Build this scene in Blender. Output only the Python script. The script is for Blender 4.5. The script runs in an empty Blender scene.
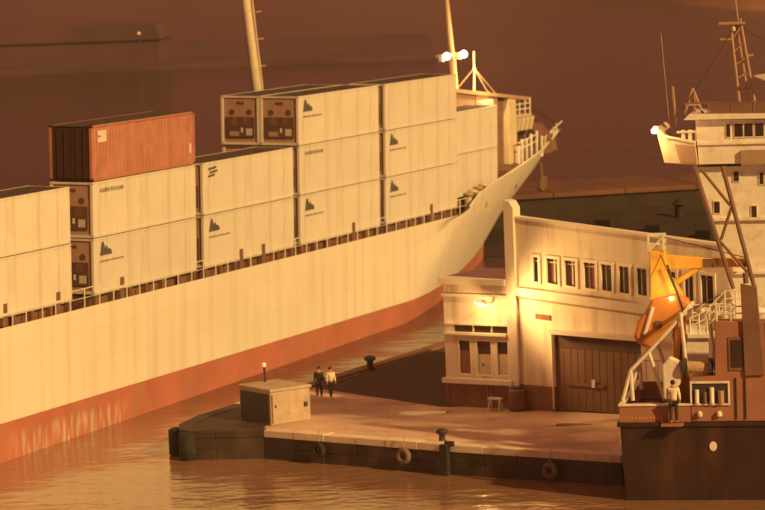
import bpy, bmesh, math, random
from mathutils import Matrix, Vector
random.seed(7)
scene = bpy.context.scene
col = scene.collection
R = math.radians

# ------------------------------------------------------------------ camera
CAM_H = 26.70
cam_d = bpy.data.cameras.new('camera'); cam = bpy.data.objects.new('camera', cam_d); col.objects.link(cam)
cam_d.sensor_width = 36.0; cam_d.lens = 160.4; cam_d.clip_start = 1.0; cam_d.clip_end = 6000
cam_d.dof.use_dof = True; cam_d.dof.focus_distance = 122.0; cam_d.dof.aperture_fstop = 1.1
rx, ry = R(-6.0), R(2.2)
rot = Matrix.Rotation(rx, 3, 'X') @ Matrix.Rotation(ry, 3, 'Y')
right, fwd, up = rot.col[0], rot.col[1], rot.col[2]
cm = Matrix((( right[0], up[0], -fwd[0], 0), (right[1], up[1], -fwd[1], 0), (right[2], up[2], -fwd[2], CAM_H), (0, 0, 0, 1)))
cam.matrix_world = cm
scene.camera = cam

# ------------------------------------------------------------------ night sky lit by the port's sodium lamps
world = bpy.data.worlds.new('World'); scene.world = world; world.use_nodes = True
wn = world.node_tree.nodes; wl = world.node_tree.links
bg = wn['Background']
tc = wn.new('ShaderNodeTexCoord'); sep = wn.new('ShaderNodeSeparateXYZ'); rmp = wn.new('ShaderNodeValToRGB')
wl.new(tc.outputs['Generated'], sep.inputs[0]); wl.new(sep.outputs['Z'], rmp.inputs[0]); wl.new(rmp.outputs[0], bg.inputs['Color'])
rmp.color_ramp.elements[0].position = 0.0; rmp.color_ramp.elements[0].color = (0.13, 0.023, 0.018, 1)
rmp.color_ramp.elements[1].position = 0.7; rmp.color_ramp.elements[1].color = (0.28, 0.070, 0.045, 1)
bg.inputs['Strength'].default_value = 1.0

# ------------------------------------------------------------------ the floodlit quarter of the harbour (sodium coloured)
sun_d = bpy.data.lights.new('sun', 'SUN'); sun = bpy.data.objects.new('sun', sun_d); col.objects.link(sun)
sun_d.energy = 4.2; sun_d.angle = R(2.0); sun_d.color = (1.0, 0.61, 0.19)
SUN = Vector((0.63, -0.61, 0.48)).normalized()
sun.rotation_euler = (-SUN).to_track_quat('-Z', 'Y').to_euler(); sun.location = (40, 60, 80)

scene.view_settings.view_transform = 'Standard'; scene.view_settings.look = 'None'
scene.view_settings.exposure = 0.0; scene.view_settings.gamma = 1.0
scene.render.engine = 'CYCLES'; scene.cycles.use_denoising = True
scene.cycles.max_bounces = 6; scene.cycles.sample_clamp_indirect = 4.0

LAMP = (1.0, 0.55, 0.17)
HAZE = 0.00018

# ------------------------------------------------------------------ materials
MATS = {}
def mat(name, c, rough=0.6, var=0.12, scale=3.0, stretch=(1, 1, 1), bump=0.0, bscale=20.0, metal=0.0,
        dirt=None, dirt_amt=0.0, dirt_scale=1.0, dirt_stretch=(1, 1, 1), rnd=0.0, emit=None, spec=0.4):
    if name in MATS: return MATS[name]
    m = bpy.data.materials.new(name); m.use_nodes = True
    nt = m.node_tree; N = nt.nodes; L = nt.links; b = N['Principled BSDF']
    b.inputs['Roughness'].default_value = rough; b.inputs['Metallic'].default_value = metal
    b.inputs['Specular IOR Level'].default_value = spec
    t = N.new('ShaderNodeTexCoord')
    def noise(sc, st, det=4.0):
        mp = N.new('ShaderNodeMapping'); mp.inputs['Scale'].default_value = st
        nz = N.new('ShaderNodeTexNoise'); nz.inputs['Scale'].default_value = sc; nz.inputs['Detail'].default_value = det
        L.new(t.outputs['Object'], mp.inputs[0]); L.new(mp.outputs[0], nz.inputs['Vector']); return nz
    nz = noise(scale, stretch)
    rp = N.new('ShaderNodeValToRGB')
    lo = tuple(max(0, v * (1 - var)) for v in c); hi = tuple(min(1, v * (1 + var)) for v in c)
    rp.color_ramp.elements[0].position = 0.3; rp.color_ramp.elements[0].color = (*lo, 1)
    rp.color_ramp.elements[1].position = 0.7; rp.color_ramp.elements[1].color = (*hi, 1)
    L.new(nz.outputs['Fac'], rp.inputs[0]); out = rp.outputs[0]
    if dirt:
        dz = noise(dirt_scale, dirt_stretch, 6.0)
        dr = N.new('ShaderNodeValToRGB'); dr.color_ramp.elements[0].position = 0.5; dr.color_ramp.elements[1].position = 0.72
        dr.color_ramp.elements[0].color = (0, 0, 0, 1); dr.color_ramp.elements[1].color = (dirt_amt,) * 3 + (1,)
        mx = N.new('ShaderNodeMixRGB'); mx.inputs[2].default_value = (*dirt, 1)
        L.new(dz.outputs['Fac'], dr.inputs[0]); L.new(dr.outputs[0], mx.inputs[0]); L.new(out, mx.inputs[1]); out = mx.outputs[0]
    if rnd:
        oi = N.new('ShaderNodeObjectInfo'); mr = N.new('ShaderNodeMapRange'); mr.inputs[3].default_value = 1 - rnd; mr.inputs[4].default_value = 1.0
        hs = N.new('ShaderNodeHueSaturation'); L.new(oi.outputs['Random'], mr.inputs[0]); L.new(mr.outputs[0], hs.inputs['Value'])
        L.new(out, hs.inputs['Color']); out = hs.outputs[0]
    L.new(out, b.inputs['Base Color'])
    if bump:
        bz = noise(bscale, (1, 1, 1), 5.0); bp = N.new('ShaderNodeBump'); bp.inputs['Strength'].default_value = bump; bp.inputs['Distance'].default_value = 0.02
        L.new(bz.outputs['Fac'], bp.inputs['Height']); L.new(bp.outputs[0], b.inputs['Normal'])
    if emit:
        b.inputs['Emission Color'].default_value = (*emit[0], 1); b.inputs['Emission Strength'].default_value = emit[1]
    MATS[name] = m; return m

M_white = mat('reefer_white_paint', (0.78, 0.76, 0.72), 0.5, 0.04, 0.6, dirt=(0.45, 0.36, 0.28), dirt_amt=0.35, dirt_scale=1.3, dirt_stretch=(1.6, 1, 0.18), rnd=0.08)
M_roof = mat('container_roof_shade', (0.075, 0.06, 0.05), 0.9, 0.3, 1.5)  # near-black so the container roofs look unlit
M_grey = mat('machinery_grey', (0.44, 0.28, 0.22), 0.55, 0.1, 2)
M_unit = mat('machinery_dark', (0.13, 0.075, 0.065), 0.5, 0.2, 6)
M_frame = mat('container_frame', (0.60, 0.57, 0.53), 0.55, 0.08, 2, dirt=(0.3, 0.2, 0.13), dirt_amt=0.5, dirt_scale=4)
M_red = mat('container_red', (0.48, 0.21, 0.17), 0.55, 0.1, 1.0, dirt=(0.2, 0.1, 0.07), dirt_amt=0.35, dirt_scale=2, dirt_stretch=(1, 1, .3))
M_reddk = mat('container_red_end_shade', (0.06, 0.025, 0.02), 0.6, 0.15, 2)  # darker copy of the red, putting shade into the door end
M_logo = mat('logo_ink', (0.12, 0.11, 0.12), 0.6, 0.2, 6)
M_letter = mat('lettering_ink', (0.36, 0.32, 0.30), 0.6, 0.2, 6)
M_whitemark = mat('white_marking', (0.75, 0.7, 0.62), 0.6, 0.1, 6)
M_hull = mat('hull_white_paint', (0.83, 0.80, 0.74), 0.45, 0.03, 0.15, dirt=(0.62, 0.52, 0.42), dirt_amt=0.5, dirt_scale=0.45, dirt_stretch=(1.8, 1, 0.10), bump=0.35, bscale=0.45)
M_boot = mat('boot_top_red', (0.47, 0.165, 0.125), 0.6, 0.12, 0.4, dirt=(0.36, 0.22, 0.17), dirt_amt=0.55, dirt_scale=0.5, dirt_stretch=(1.6, 1, 0.5))
def lime_streaks(m):
    nt = m.node_tree; N = nt.nodes; L = nt.links; b = N['Principled BSDF']; src = b.inputs['Base Color'].links[0].from_socket
    t = N.new('ShaderNodeTexCoord'); sp = N.new('ShaderNodeSeparateXYZ'); L.new(t.outputs['Object'], sp.inputs[0])
    def rng(sock, a, b_, c=0.0, d=1.0):
        r = N.new('ShaderNodeMapRange'); r.interpolation_type = 'SMOOTHSTEP'
        for k, v in enumerate((a, b_, c, d)): r.inputs[k + 1].default_value = v
        L.new(sock, r.inputs[0]); return r.outputs[0]
    def mul(a, b_):
        m_ = N.new('ShaderNodeMath'); m_.operation = 'MULTIPLY'; L.new(a, m_.inputs[0]); L.new(b_, m_.inputs[1]); return m_.outputs[0]
    f = mul(mul(rng(sp.outputs['X'], -11, -6), rng(sp.outputs['X'], 4.5, 1.0)), rng(sp.outputs['Z'], -5.55, -6.3))
    mp = N.new('ShaderNodeMapping'); mp.inputs['Scale'].default_value = (2.6, 1, .45); nz = N.new('ShaderNodeTexNoise'); nz.inputs['Scale'].default_value = 1.0; nz.inputs['Detail'].default_value = 5
    L.new(t.outputs['Object'], mp.inputs[0]); L.new(mp.outputs[0], nz.inputs['Vector'])
    f = mul(f, rng(nz.outputs['Fac'], .42, .68, 0, .75))
    mx = N.new('ShaderNodeMixRGB'); mx.inputs[2].default_value = (.62, .56, .52, 1); L.new(f, mx.inputs[0]); L.new(src, mx.inputs[1]); L.new(mx.outputs[0], b.inputs['Base Color'])
lime_streaks(M_boot)
def plate_seams(m, w_, h_, strength=0.25, dark=0.93, flat=False):
    nt = m.node_tree; N = nt.nodes; L = nt.links; b = N['Principled BSDF']; src = b.inputs['Base Color'].links[0].from_socket
    t = N.new('ShaderNodeTexCoord'); sp = N.new('ShaderNodeSeparateXYZ'); cb = N.new('ShaderNodeCombineXYZ'); L.new(t.outputs['Object'], sp.inputs[0])
    L.new(sp.outputs['X'], cb.inputs['X']); L.new(sp.outputs['Y' if flat else 'Z'], cb.inputs['Y'])
    br = N.new('ShaderNodeTexBrick'); br.inputs['Scale'].default_value = 1.0; br.inputs['Brick Width'].default_value = w_; br.inputs['Row Height'].default_value = h_
    br.inputs['Mortar Size'].default_value = 0.018; br.inputs['Mortar Smooth'].default_value = 0.4; br.inputs['Color1'].default_value = (1, 1, 1, 1); br.inputs['Color2'].default_value = (.975, .965, .95, 1); br.inputs['Mortar'].default_value = (dark, dark * .97, dark * .93, 1)
    L.new(cb.outputs[0], br.inputs['Vector']); mx = N.new('ShaderNodeMixRGB'); mx.blend_type = 'MULTIPLY'; mx.inputs[0].default_value = 1.0
    L.new(src, mx.inputs[1]); L.new(br.outputs['Color'], mx.inputs[2]); L.new(mx.outputs[0], b.inputs['Base Color'])
    bp = N.new('ShaderNodeBump'); bp.invert = True; bp.inputs['Strength'].default_value = strength; bp.inputs['Distance'].default_value = 0.02; L.new(br.outputs['Fac'], bp.inputs['Height'])
    ex = b.inputs['Normal'].links
    if ex: L.new(ex[0].from_socket, bp.inputs['Normal'])
    L.new(bp.outputs[0], b.inputs['Normal'])
plate_seams(M_hull, 7.5, 1.7)
M_deck = mat('ship_deck', (0.12, 0.07, 0.05), 0.8, 0.2, 1)
M_coam = mat('coaming_brown', (0.20, 0.10, 0.07), 0.7, 0.2, 1)
M_cream = mat('cream_steel', (0.66, 0.58, 0.46), 0.55, 0.08, 1, dirt=(0.35, 0.2, 0.12), dirt_amt=0.4, dirt_scale=2)
M_tan = mat('tan_steel', (0.42, 0.28, 0.2), 0.6, 0.1, 1)
M_brown = mat('brown_steel', (0.20, 0.11, 0.08), 0.6, 0.15, 1)
M_dark = mat('dark_steel', (0.05, 0.04, 0.04), 0.6, 0.2, 2)
M_wsteel = mat('white_steel', (0.82, 0.79, 0.74), 0.5, 0.06, 2, dirt=(0.4, 0.28, 0.2), dirt_amt=0.4, dirt_scale=2.5)
M_orange = mat('orange_steel', (0.62, 0.26, 0.07), 0.5, 0.12, 1.5)
M_yellow = mat('yellow_paint', (0.85, 0.52, 0.10), 0.45, 0.1, 1.5, dirt=(0.5, 0.24, 0.06), dirt_amt=0.5, dirt_scale=2)
M_conc = mat('quay_concrete', (0.66, 0.49, 0.40), 0.8, 0.2, 0.35, bump=0.3, bscale=3, dirt=(0.27, 0.16, 0.11), dirt_amt=0.85, dirt_scale=0.22, dirt_stretch=(1, 1.6, 1))
M_coping = mat('coping_concrete', (0.80, 0.70, 0.58), 0.8, 0.12, 0.8, bump=0.2, bscale=6, rnd=0.12)
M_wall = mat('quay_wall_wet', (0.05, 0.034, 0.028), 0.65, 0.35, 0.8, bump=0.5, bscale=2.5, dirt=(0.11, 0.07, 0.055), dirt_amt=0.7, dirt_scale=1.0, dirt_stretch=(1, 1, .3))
M_block = mat('block_concrete', (0.52, 0.42, 0.35), 0.85, 0.12, 1.2, bump=0.4, bscale=5, dirt=(0.3, 0.25, 0.2), dirt_amt=0.5, dirt_scale=1.5)
M_stucco = mat('warehouse_stucco', (0.82, 0.74, 0.62), 0.8, 0.08, 0.5, bump=0.2, bscale=8, dirt=(0.5, 0.4, 0.3), dirt_amt=0.75, dirt_scale=0.9, dirt_stretch=(1.8, 1.8, .25))
M_trim = mat('warehouse_trim', (0.82, 0.76, 0.66), 0.7, 0.06, 1)
M_plinth = mat('plinth_brown', (0.24, 0.13, 0.09), 0.8, 0.15, 1.5, bump=0.2, bscale=8)
M_door = mat('door_brown', (0.20, 0.115, 0.08), 0.7, 0.15, 1.2, stretch=(1, 1, .3))
M_doordk = mat('door_dark', (0.11, 0.065, 0.05), 0.7, 0.2, 1.2)
M_quayshade = mat('painted_quay_shade', (0.085, 0.05, 0.04), 0.9, 0.25, 0.8, bump=0.2, bscale=6)  # dark tone for the shadow painted on the quay
M_puddle = mat('wet_concrete', (0.34, 0.21, 0.14), 0.08, 0.2, 1.0, spec=0.6)
M_tar = mat('roof_tar', (0.035, 0.025, 0.022), 0.9, 0.3, 0.6)
M_glass = mat('window_glass', (0.05, 0.03, 0.025), 0.12, 0.2, 1, spec=0.6)
M_blind = mat('window_blind', (0.6, 0.5, 0.4), 0.8, 0.15, 2)
M_curtain = mat('window_curtain', (0.26, 0.13, 0.09), 0.9, 0.25, 3, stretch=(4, 4, .4))
M_tughull = mat('vessel_hull_dark', (0.036, 0.018, 0.017), 0.45, 0.2, 0.6, dirt=(0.12, 0.05, 0.035), dirt_amt=0.6, dirt_scale=0.8, dirt_stretch=(1, 1, .3))
M_tugside = mat('vessel_brown_side', (0.36, 0.165, 0.12), 0.55, 0.12, 1, dirt=(0.3, 0.16, 0.11), dirt_amt=0.4, dirt_scale=1.5, dirt_stretch=(1, 1, .3))
M_rubber = mat('black_rubber', (0.03, 0.026, 0.025), 0.85, 0.3, 4, bump=0.3, bscale=10)
M_rope = mat('rope_tan', (0.5, 0.36, 0.22), 0.9, 0.2, 8)
M_skin = mat('skin', (0.5, 0.32, 0.24), 0.6, 0.05, 5)
M_clothdk = mat('dark_cloth', (0.05, 0.035, 0.03), 0.9, 0.2, 8)
M_clothlt = mat('pale_cloth', (0.85, 0.78, 0.6), 0.9, 0.1, 8)
M_hair = mat('dark_hair', (0.03, 0.02, 0.018), 0.8, 0.2, 9)
M_hill = mat('far_shore_ground', (0.30, 0.16, 0.12), 0.95, 0.35, 0.012, bump=0.2, bscale=0.05)
M_fardk = mat('far_shed_wall', (0.10, 0.05, 0.065), 0.9, 0.25, 0.08)
M_farroof = mat('far_roof', (0.13, 0.068, 0.09), 0.9, 0.2, 0.1)
M_jetty = mat('far_jetty_concrete', (0.15, 0.07, 0.05), 0.9, 0.2, 0.15)
M_lamp = mat('lamp_glow', (1, 0.8, 0.5), 0.5, 0, 1, emit=((1.0, 0.62, 0.28), 30.0))
M_tiny = mat('small_lamp_glow', (1, 0.7, 0.4), 0.5, 0, 1, emit=((1.0, 0.45, 0.2), 0.8))

plate_seams(M_conc, 4.2, 3.1, .4, .72, True)
# ------------------------------------------------------------------ mesh helpers
class MB:
    def __init__(s): s.bm = bmesh.new()
    def face(s, pts):
        return s.bm.faces.new([s.bm.verts.new(p) for p in pts])
    def hexa(s, p):            # 8 points: bottom ring 0-3, top ring 4-7
        v = [s.bm.verts.new(q) for q in p]
        for f in ((3, 2, 1, 0), (4, 5, 6, 7), (0, 1, 5, 4), (1, 2, 6, 5), (2, 3, 7, 6), (3, 0, 4, 7)):
            s.bm.faces.new([v[i] for i in f])
        return s
    def box(s, x0, x1, y0, y1, z0, z1):
        return s.hexa([(x0, y0, z0), (x1, y0, z0), (x1, y1, z0), (x0, y1, z0), (x0, y0, z1), (x1, y0, z1), (x1, y1, z1), (x0, y1, z1)])
    def slab(s, u0, u1, b0, b1, t0, t1, w0, w1):   # sloping bottom b0..b1 and top t0..t1 along u
        return s.hexa([(u0, w0, b0), (u1, w0, b1), (u1, w1, b1), (u0, w1, b0), (u0, w0, t0), (u1, w0, t1), (u1, w1, t1), (u0, w1, t0)])
    def prism(s, prof, w0, w1):   # prof: list of (u,z), extruded along w
        a = [s.bm.verts.new((u, w0, z)) for u, z in prof]; b = [s.bm.verts.new((u, w1, z)) for u, z in prof]
        n = len(prof); s.bm.faces.new(a); s.bm.faces.new(b[::-1])
        for i in range(n):
            j = (i + 1) % n; s.bm.faces.new([a[j], a[i], b[i], b[j]])
        return s
    def vprism(s, poly, z0, z1):  # poly: list of (x,y), extruded in z
        a = [s.bm.verts.new((x, y, z0)) for x, y in poly]; b = [s.bm.verts.new((x, y, z1)) for x, y in poly]
        n = len(poly); s.bm.faces.new(a[::-1]); s.bm.faces.new(b)
        for i in range(n):
            j = (i + 1) % n; s.bm.faces.new([a[i], a[j], b[j], b[i]])
        return s
    def tube(s, p, q, r0, r1=None, n=8):
        r1 = r0 if r1 is None else r1
        p, q = Vector(p), Vector(q); d = (q - p).normalized()
        a = d.orthogonal().normalized(); b = d.cross(a)
        A = [s.bm.verts.new(p + (a * math.cos(t) + b * math.sin(t)) * r0) for t in [2 * math.pi * i / n for i in range(n)]]
        B = [s.bm.verts.new(q + (a * math.cos(t) + b * math.sin(t)) * r1) for t in [2 * math.pi * i / n for i in range(n)]]
        for i in range(n): s.bm.faces.new([A[i], A[(i + 1) % n], B[(i + 1) % n], B[i]])
        s.bm.faces.new(A[::-1]); s.bm.faces.new(B); return s
    def lathe(s, prof, c=(0, 0, 0), n=16):   # prof: (r,z) about z axis
        rings = []
        for r, z in prof:
            rings.append([s.bm.verts.new((c[0] + r * math.cos(2 * math.pi * i / n), c[1] + r * math.sin(2 * math.pi * i / n), c[2] + z)) for i in range(n)])
        for A, B in zip(rings, rings[1:]):
            for i in range(n): s.bm.faces.new([A[i], A[(i + 1) % n], B[(i + 1) % n], B[i]])
        s.bm.faces.new(rings[0][::-1]); s.bm.faces.new(rings[-1]); return s
    def torus(s, c, axis, R_, r, n=18, m=8):
        axis = Vector(axis).normalized(); a = axis.orthogonal().normalized(); b = axis.cross(a); c = Vector(c)
        V = []
        for i in range(n):
            t = 2 * math.pi * i / n; d = a * math.cos(t) + b * math.sin(t)
            V.append([s.bm.verts.new(c + d * (R_ + r * math.cos(2 * math.pi * j / m)) + axis * r * math.sin(2 * math.pi * j / m)) for j in range(m)])
        for i in range(n):
            for j in range(m):
                s.bm.faces.new([V[i][j], V[(i + 1) % n][j], V[(i + 1) % n][(j + 1) % m], V[i][(j + 1) % m]])
        return s
    def build(s, name, m, parent=None, bevel=0.0, smooth=False, loc=None):
        bmesh.ops.recalc_face_normals(s.bm, faces=s.bm.faces)
        me = bpy.data.meshes.new(name); s.bm.to_mesh(me); s.bm.free()
        if smooth: me.shade_smooth()
        me.materials.append(m); o = bpy.data.objects.new(name, me); col.objects.link(o)
        if parent: o.parent = parent
        if loc: o.location = loc
        if bevel:
            md = o.modifiers.new('bevel', 'BEVEL'); md.width = bevel; md.segments = 2; md.limit_method = 'ANGLE'
        return o
def tag(o, label=None, cat=None, group=None, kind=None):
    if label: o['label'] = label
    if cat: o['category'] = cat
    if group: o['group'] = group
    if kind: o['kind'] = kind
    return o
def empty(name, mw):
    o = bpy.data.objects.new(name, None); col.objects.link(o); o.empty_display_size = 0.5
    o.matrix_world = mw if isinstance(mw, Matrix) else Matrix.Translation(mw); return o
KIDS = {}
def children(o): return [c for c in bpy.data.objects if c.parent == o]
def copy_tree(o, parent=None):
    c = o.copy(); col.objects.link(c); c.parent = parent
    for ch in children(o): copy_tree(ch, c)
    return c
def share(name, o, parent, loc=None, mw=None):     # another object on the same mesh
    c = bpy.data.objects.new(name, o.data); col.objects.link(c); c.parent = parent
    if loc: c.location = loc
    if mw: c.matrix_local = mw
    return c
def lamp(name, parent, loc, watts, radius=0.15, kind='POINT', target=None, size=R(100)):
    d = bpy.data.lights.new(name, kind); d.energy = watts; d.color = LAMP; d.shadow_soft_size = radius
    o = bpy.data.objects.new(name, d); col.objects.link(o); o.parent = parent; o.location = loc
    if kind == 'SPOT':
        d.spot_size = size; d.spot_blend = 0.6
        o.rotation_euler = (Vector(target) - Vector(loc)).to_track_quat('-Z', 'Y').to_euler()
    return o
def frame_mat(ox, oy, ang, oz=0.0):     # u along (cos,-sin), w = (sin,cos)
    return Matrix.Translation((ox, oy, oz)) @ Matrix.Rotation(-R(ang), 4, 'Z')

# ------------------------------------------------------------------ water, quay, far shore
def water_mat():
    m = bpy.data.materials.new('harbour_water'); m.use_nodes = True; N = m.node_tree.nodes; L = m.node_tree.links; b = N['Principled BSDF']
    b.inputs['Roughness'].default_value = 0.13; b.inputs['IOR'].default_value = 2.9
    t = N.new('ShaderNodeTexCoord')
    # near water painted lighter as if floodlit, far water dark as if unlit
    sp = N.new('ShaderNodeSeparateXYZ'); nzs = N.new('ShaderNodeTexNoise'); nzs.inputs['Scale'].default_value = 0.05
    ad = N.new('ShaderNodeMath'); ad.operation = 'MULTIPLY_ADD'; ad.inputs[1].default_value = 30.0
    mr = N.new('ShaderNodeMapRange'); mr.inputs[1].default_value = 183; mr.inputs[2].default_value = 205
    mxc = N.new('ShaderNodeMixRGB'); mxc.inputs[1].default_value = (0.31, 0.18, 0.115, 1); mxc.inputs[2].default_value = (0.03, 0.018, 0.013, 1)
    L.new(t.outputs['Object'], sp.inputs[0]); L.new(t.outputs['Object'], nzs.inputs['Vector'])
    L.new(nzs.outputs['Fac'], ad.inputs[0]); L.new(sp.outputs['Y'], ad.inputs[2]); L.new(ad.outputs[0], mr.inputs[0])
    L.new(mr.outputs[0], mxc.inputs[0]); L.new(mxc.outputs[0], b.inputs['Base Color'])
    prev = None
    for sc, st, dist, stre in ((0.62, (1, 1.6, 1), 0.12, 0.5), (2.2, (1, 1.5, 1), 0.022, 0.4), (0.09, (1, 1.4, 1), 0.8, 0.4)):
        mp = N.new('ShaderNodeMapping'); mp.inputs['Scale'].default_value = st; nz = N.new('ShaderNodeTexNoise')
        nz.inputs['Scale'].default_value = sc; nz.inputs['Detail'].default_value = 4
        bp = N.new('ShaderNodeBump'); bp.inputs['Distance'].default_value = dist; bp.inputs['Strength'].default_value = stre
        L.new(t.outputs['Object'], mp.inputs[0]); L.new(mp.outputs[0], nz.inputs['Vector']); L.new(nz.outputs['Fac'], bp.inputs['Height'])
        if prev: L.new(prev.outputs[0], bp.inputs['Normal'])
        prev = bp
    L.new(prev.outputs[0], b.inputs['Normal']); return m
M_water = water_mat()
w = MB(); w.face([(-2500, -200, 0), (2500, -200, 0), (2500, 5000, 0), (-2500, 5000, 0)])
tag(w.build('water', M_water), kind='structure')

ZQ = 1.3
SD = Vector((0.3844, 0.9231))
quay_poly = [(10.35, 150.95), (2.78, 155.75), (-6.02, 162.3), (-8.4, 162.55), (-9.5, 162.75), (-10.15, 163.6), (-10.2, 165.2), (-9.4, 168.0), (-7.77, 171.4), (-4.08, 178.0),
             (3.5, 192.9), (4.9, 195.6), (25, 243.5), (90, 243.5), (90, 140.5), (40, 151.6), (11.75, 157.5)]
quay = MB().vprism(quay_poly, -2.0, ZQ - 0.004).build('quay', M_conc); tag(quay, kind='structure')
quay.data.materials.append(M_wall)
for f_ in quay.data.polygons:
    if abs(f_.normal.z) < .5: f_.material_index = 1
# wall facing the water: courses of blocks, and coping stones along the top, each a piece of the quay
def along(p, q, step):
    p, q = Vector(p), Vector(q); n = max(1, round((q - p).length / step)); return [(p.lerp(q, i / n), p.lerp(q, (i + 1) / n)) for i in range(n)]
def edge_block(name, m, a, b, out0, out1, z0, z1, gap=0.008, inward=0.0):
    d = (b - a).normalized(); nrm = Vector((d.y, -d.x))        # right-hand side of travel
    a2, b2 = a + d * gap, b - d * gap
    P = [a2 - nrm * out0, b2 - nrm * out0, b2 + nrm * out1, a2 + nrm * out1]
    return MB().hexa([(p.x, p.y, z0) for p in P] + [(p.x, p.y, z1) for p in P]).build(name, m, quay, bevel=0.03)
nose = [(-6.25, 162.45), (-8.4, 162.62), (-9.5, 162.85), (-10.05, 163.65), (-10.1, 165.2), (-9.3, 167.9), (-7.75, 171.2), (-6.9, 171.0), (-7.45, 166.6), (-5.95, 164.3)]
MB().vprism(nose, ZQ - .002, ZQ + .06).build('painted_nose_shadow', M_wall, quay)  # dark slab painting the block's shadow onto the pier nose
front = quay_poly[:11]
for (p, q) in zip(front, front[1:]):
    # polygon runs right to left along the front: outside is on the left of travel, so swap
    for a, b in along(q, p, 1.7):
        j = random.uniform(-.02, .02)
        edge_block('coping_stone', M_wall if (a.x < -6.3 and a.y < 172) else (M_plinth if a.y > 176 else M_coping), a, b, 0.75, 0.06 + j, ZQ - 0.25, ZQ + 0.10 + j)  # nose stones take the dark wall colour as painted shadow
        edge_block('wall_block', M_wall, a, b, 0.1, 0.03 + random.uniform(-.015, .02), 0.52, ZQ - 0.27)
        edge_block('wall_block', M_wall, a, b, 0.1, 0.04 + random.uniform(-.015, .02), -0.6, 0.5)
for (p, q) in ((quay_poly[0], quay_poly[-1]),):
    for a, b in along(p, q, 1.7):
        edge_block('coping_stone', M_coping, a, b, 0.6, 0.05, ZQ - 0.25, ZQ + 0.10)

shadow_sheet = MB().vprism([(-3.9, 176.6), (2.6, 168.2), (6.3, 167.6), (12, 178), (9, 199), (5.2, 194.2), (3.9, 191.9), (-2.9, 178.3)], ZQ - .2, ZQ + .004).build('painted_shadow_sheet', M_quayshade); tag(shadow_sheet, kind='structure')  # dark sheet standing in for the office's shadow on the quay
for (px, py, a_, b_) in ((1.6, 166.4, 1.3, .6), (8.6, 160.9, .9, .4)):
    P = []
    for k in range(22):
        t_ = 2 * math.pi * k / 22; r_ = 1 + .22 * math.sin(3 * t_ + px) + .12 * math.sin(5 * t_ + py)
        P.append((px + a_ * r_ * math.cos(t_), py + b_ * r_ * math.sin(t_)))
    tag(MB().vprism(P, ZQ - .05, ZQ + .004).build('puddle', M_puddle), kind='structure')
# far jetty
jm = frame_mat(8.0, 270.0, -13)
jt = empty('far_jetty', jm); tag(jt, 'long pale-topped concrete jetty lying across the dark water behind the warehouse', 'jetty')
MB().box(-6, 60, 0.3, 10.5, -2, 2.2).build('wall', M_tar, jt)
for i in range(11): MB().box(-6 + i * 6 + .03, i * 6 - .03, 0, 11, 2.25, 2.65 + random.uniform(-.03, .03)).build('deck_slab', M_jetty, jt, bevel=.05)
# far shore
hm = bmesh.new(); nx, ny = 60, 16; V = []
for j in range(ny + 1):
    row = []
    for i in range(nx + 1):
        x = -250 + 900 * i / nx; t = j / ny
        y0 = 960 - 270 * max(0, min(1, (x - 30) / 55)) + 8 * math.sin(x * .045) + 6 * math.sin(x * .13 + 1)
        if x < 20: y0 += (20 - x) * 3
        y = y0 + t * 900; z = -1 + 60 * t ** 0.8 + 5 * t * math.sin(x * .03 + 3 * t) + random.uniform(0, 1.5) * (t > 0)
        row.append(hm.verts.new((x, y, z)))
    V.append(row)
for j in range(ny):
    for i in range(nx): hm.faces.new([V[j][i], V[j][i + 1], V[j + 1][i + 1], V[j + 1][i]])
me = bpy.data.meshes.new('hills'); hm.to_mesh(me); hm.free(); me.shade_smooth(); me.materials.append(M_hill)
hl = bpy.data.objects.new('hills', me); col.objects.link(hl); tag(hl, kind='structure')

# ------------------------------------------------------------------ container ship
T = Matrix(((0.3843938833341628, -0.9227967002179219, 0.026221985473961287, -14.81), (0.9231033447021233, 0.38455061275103697, 0.0010204080335573379, 173.46), (-0.011025309747803191, 0.023813363889139665, 0.9996556238251493, 7.0), (0, 0, 0, 1)))
ship = empty('container_ship', T)
tag(ship, 'big white hulled container ship with red boot top, moored behind the quay', 'ship')
YC = 8.66
def lerp_tab(tab, v):
    if v <= tab[0][0]: return tab[0][1]
    for (a, fa), (b, fb) in zip(tab, tab[1:]):
        if v <= b: return fa + (fb - fa) * (v - a) / (b - a)
    return tab[-1][1]
STEM = [(-9, 79.0), (-5.2, 79.3), (-4.9, 79.9), (-3, 83.6), (-1.7, 87.3), (-.5, 90.6), (1, 94.0), (1.9, 96.2), (2.4, 96.9)]
X0 = [(-9, 39), (-5.2, 43.5), (-3, 47.5), (-.55, 52), (1.9, 53)]
PW = [(-9, 1.1), (-5.2, 1.3), (-3, 1.3), (-.55, 1.25), (1.9, 1.22)]
def edge(x, z):
    x0, x1 = lerp_tab(X0, z), lerp_tab(STEM, z)
    s = max(0.0, min(1.0, (x - x0) / (x1 - x0))); return YC * s ** lerp_tab(PW, z)
TOP = [(-60, -.55), (53, -.55), (54.5, -.3), (57, .30), (62.7, .68), (71.6, .80), (88, 1.0), (93, 1.55), (96.2, 2.0)]
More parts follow.
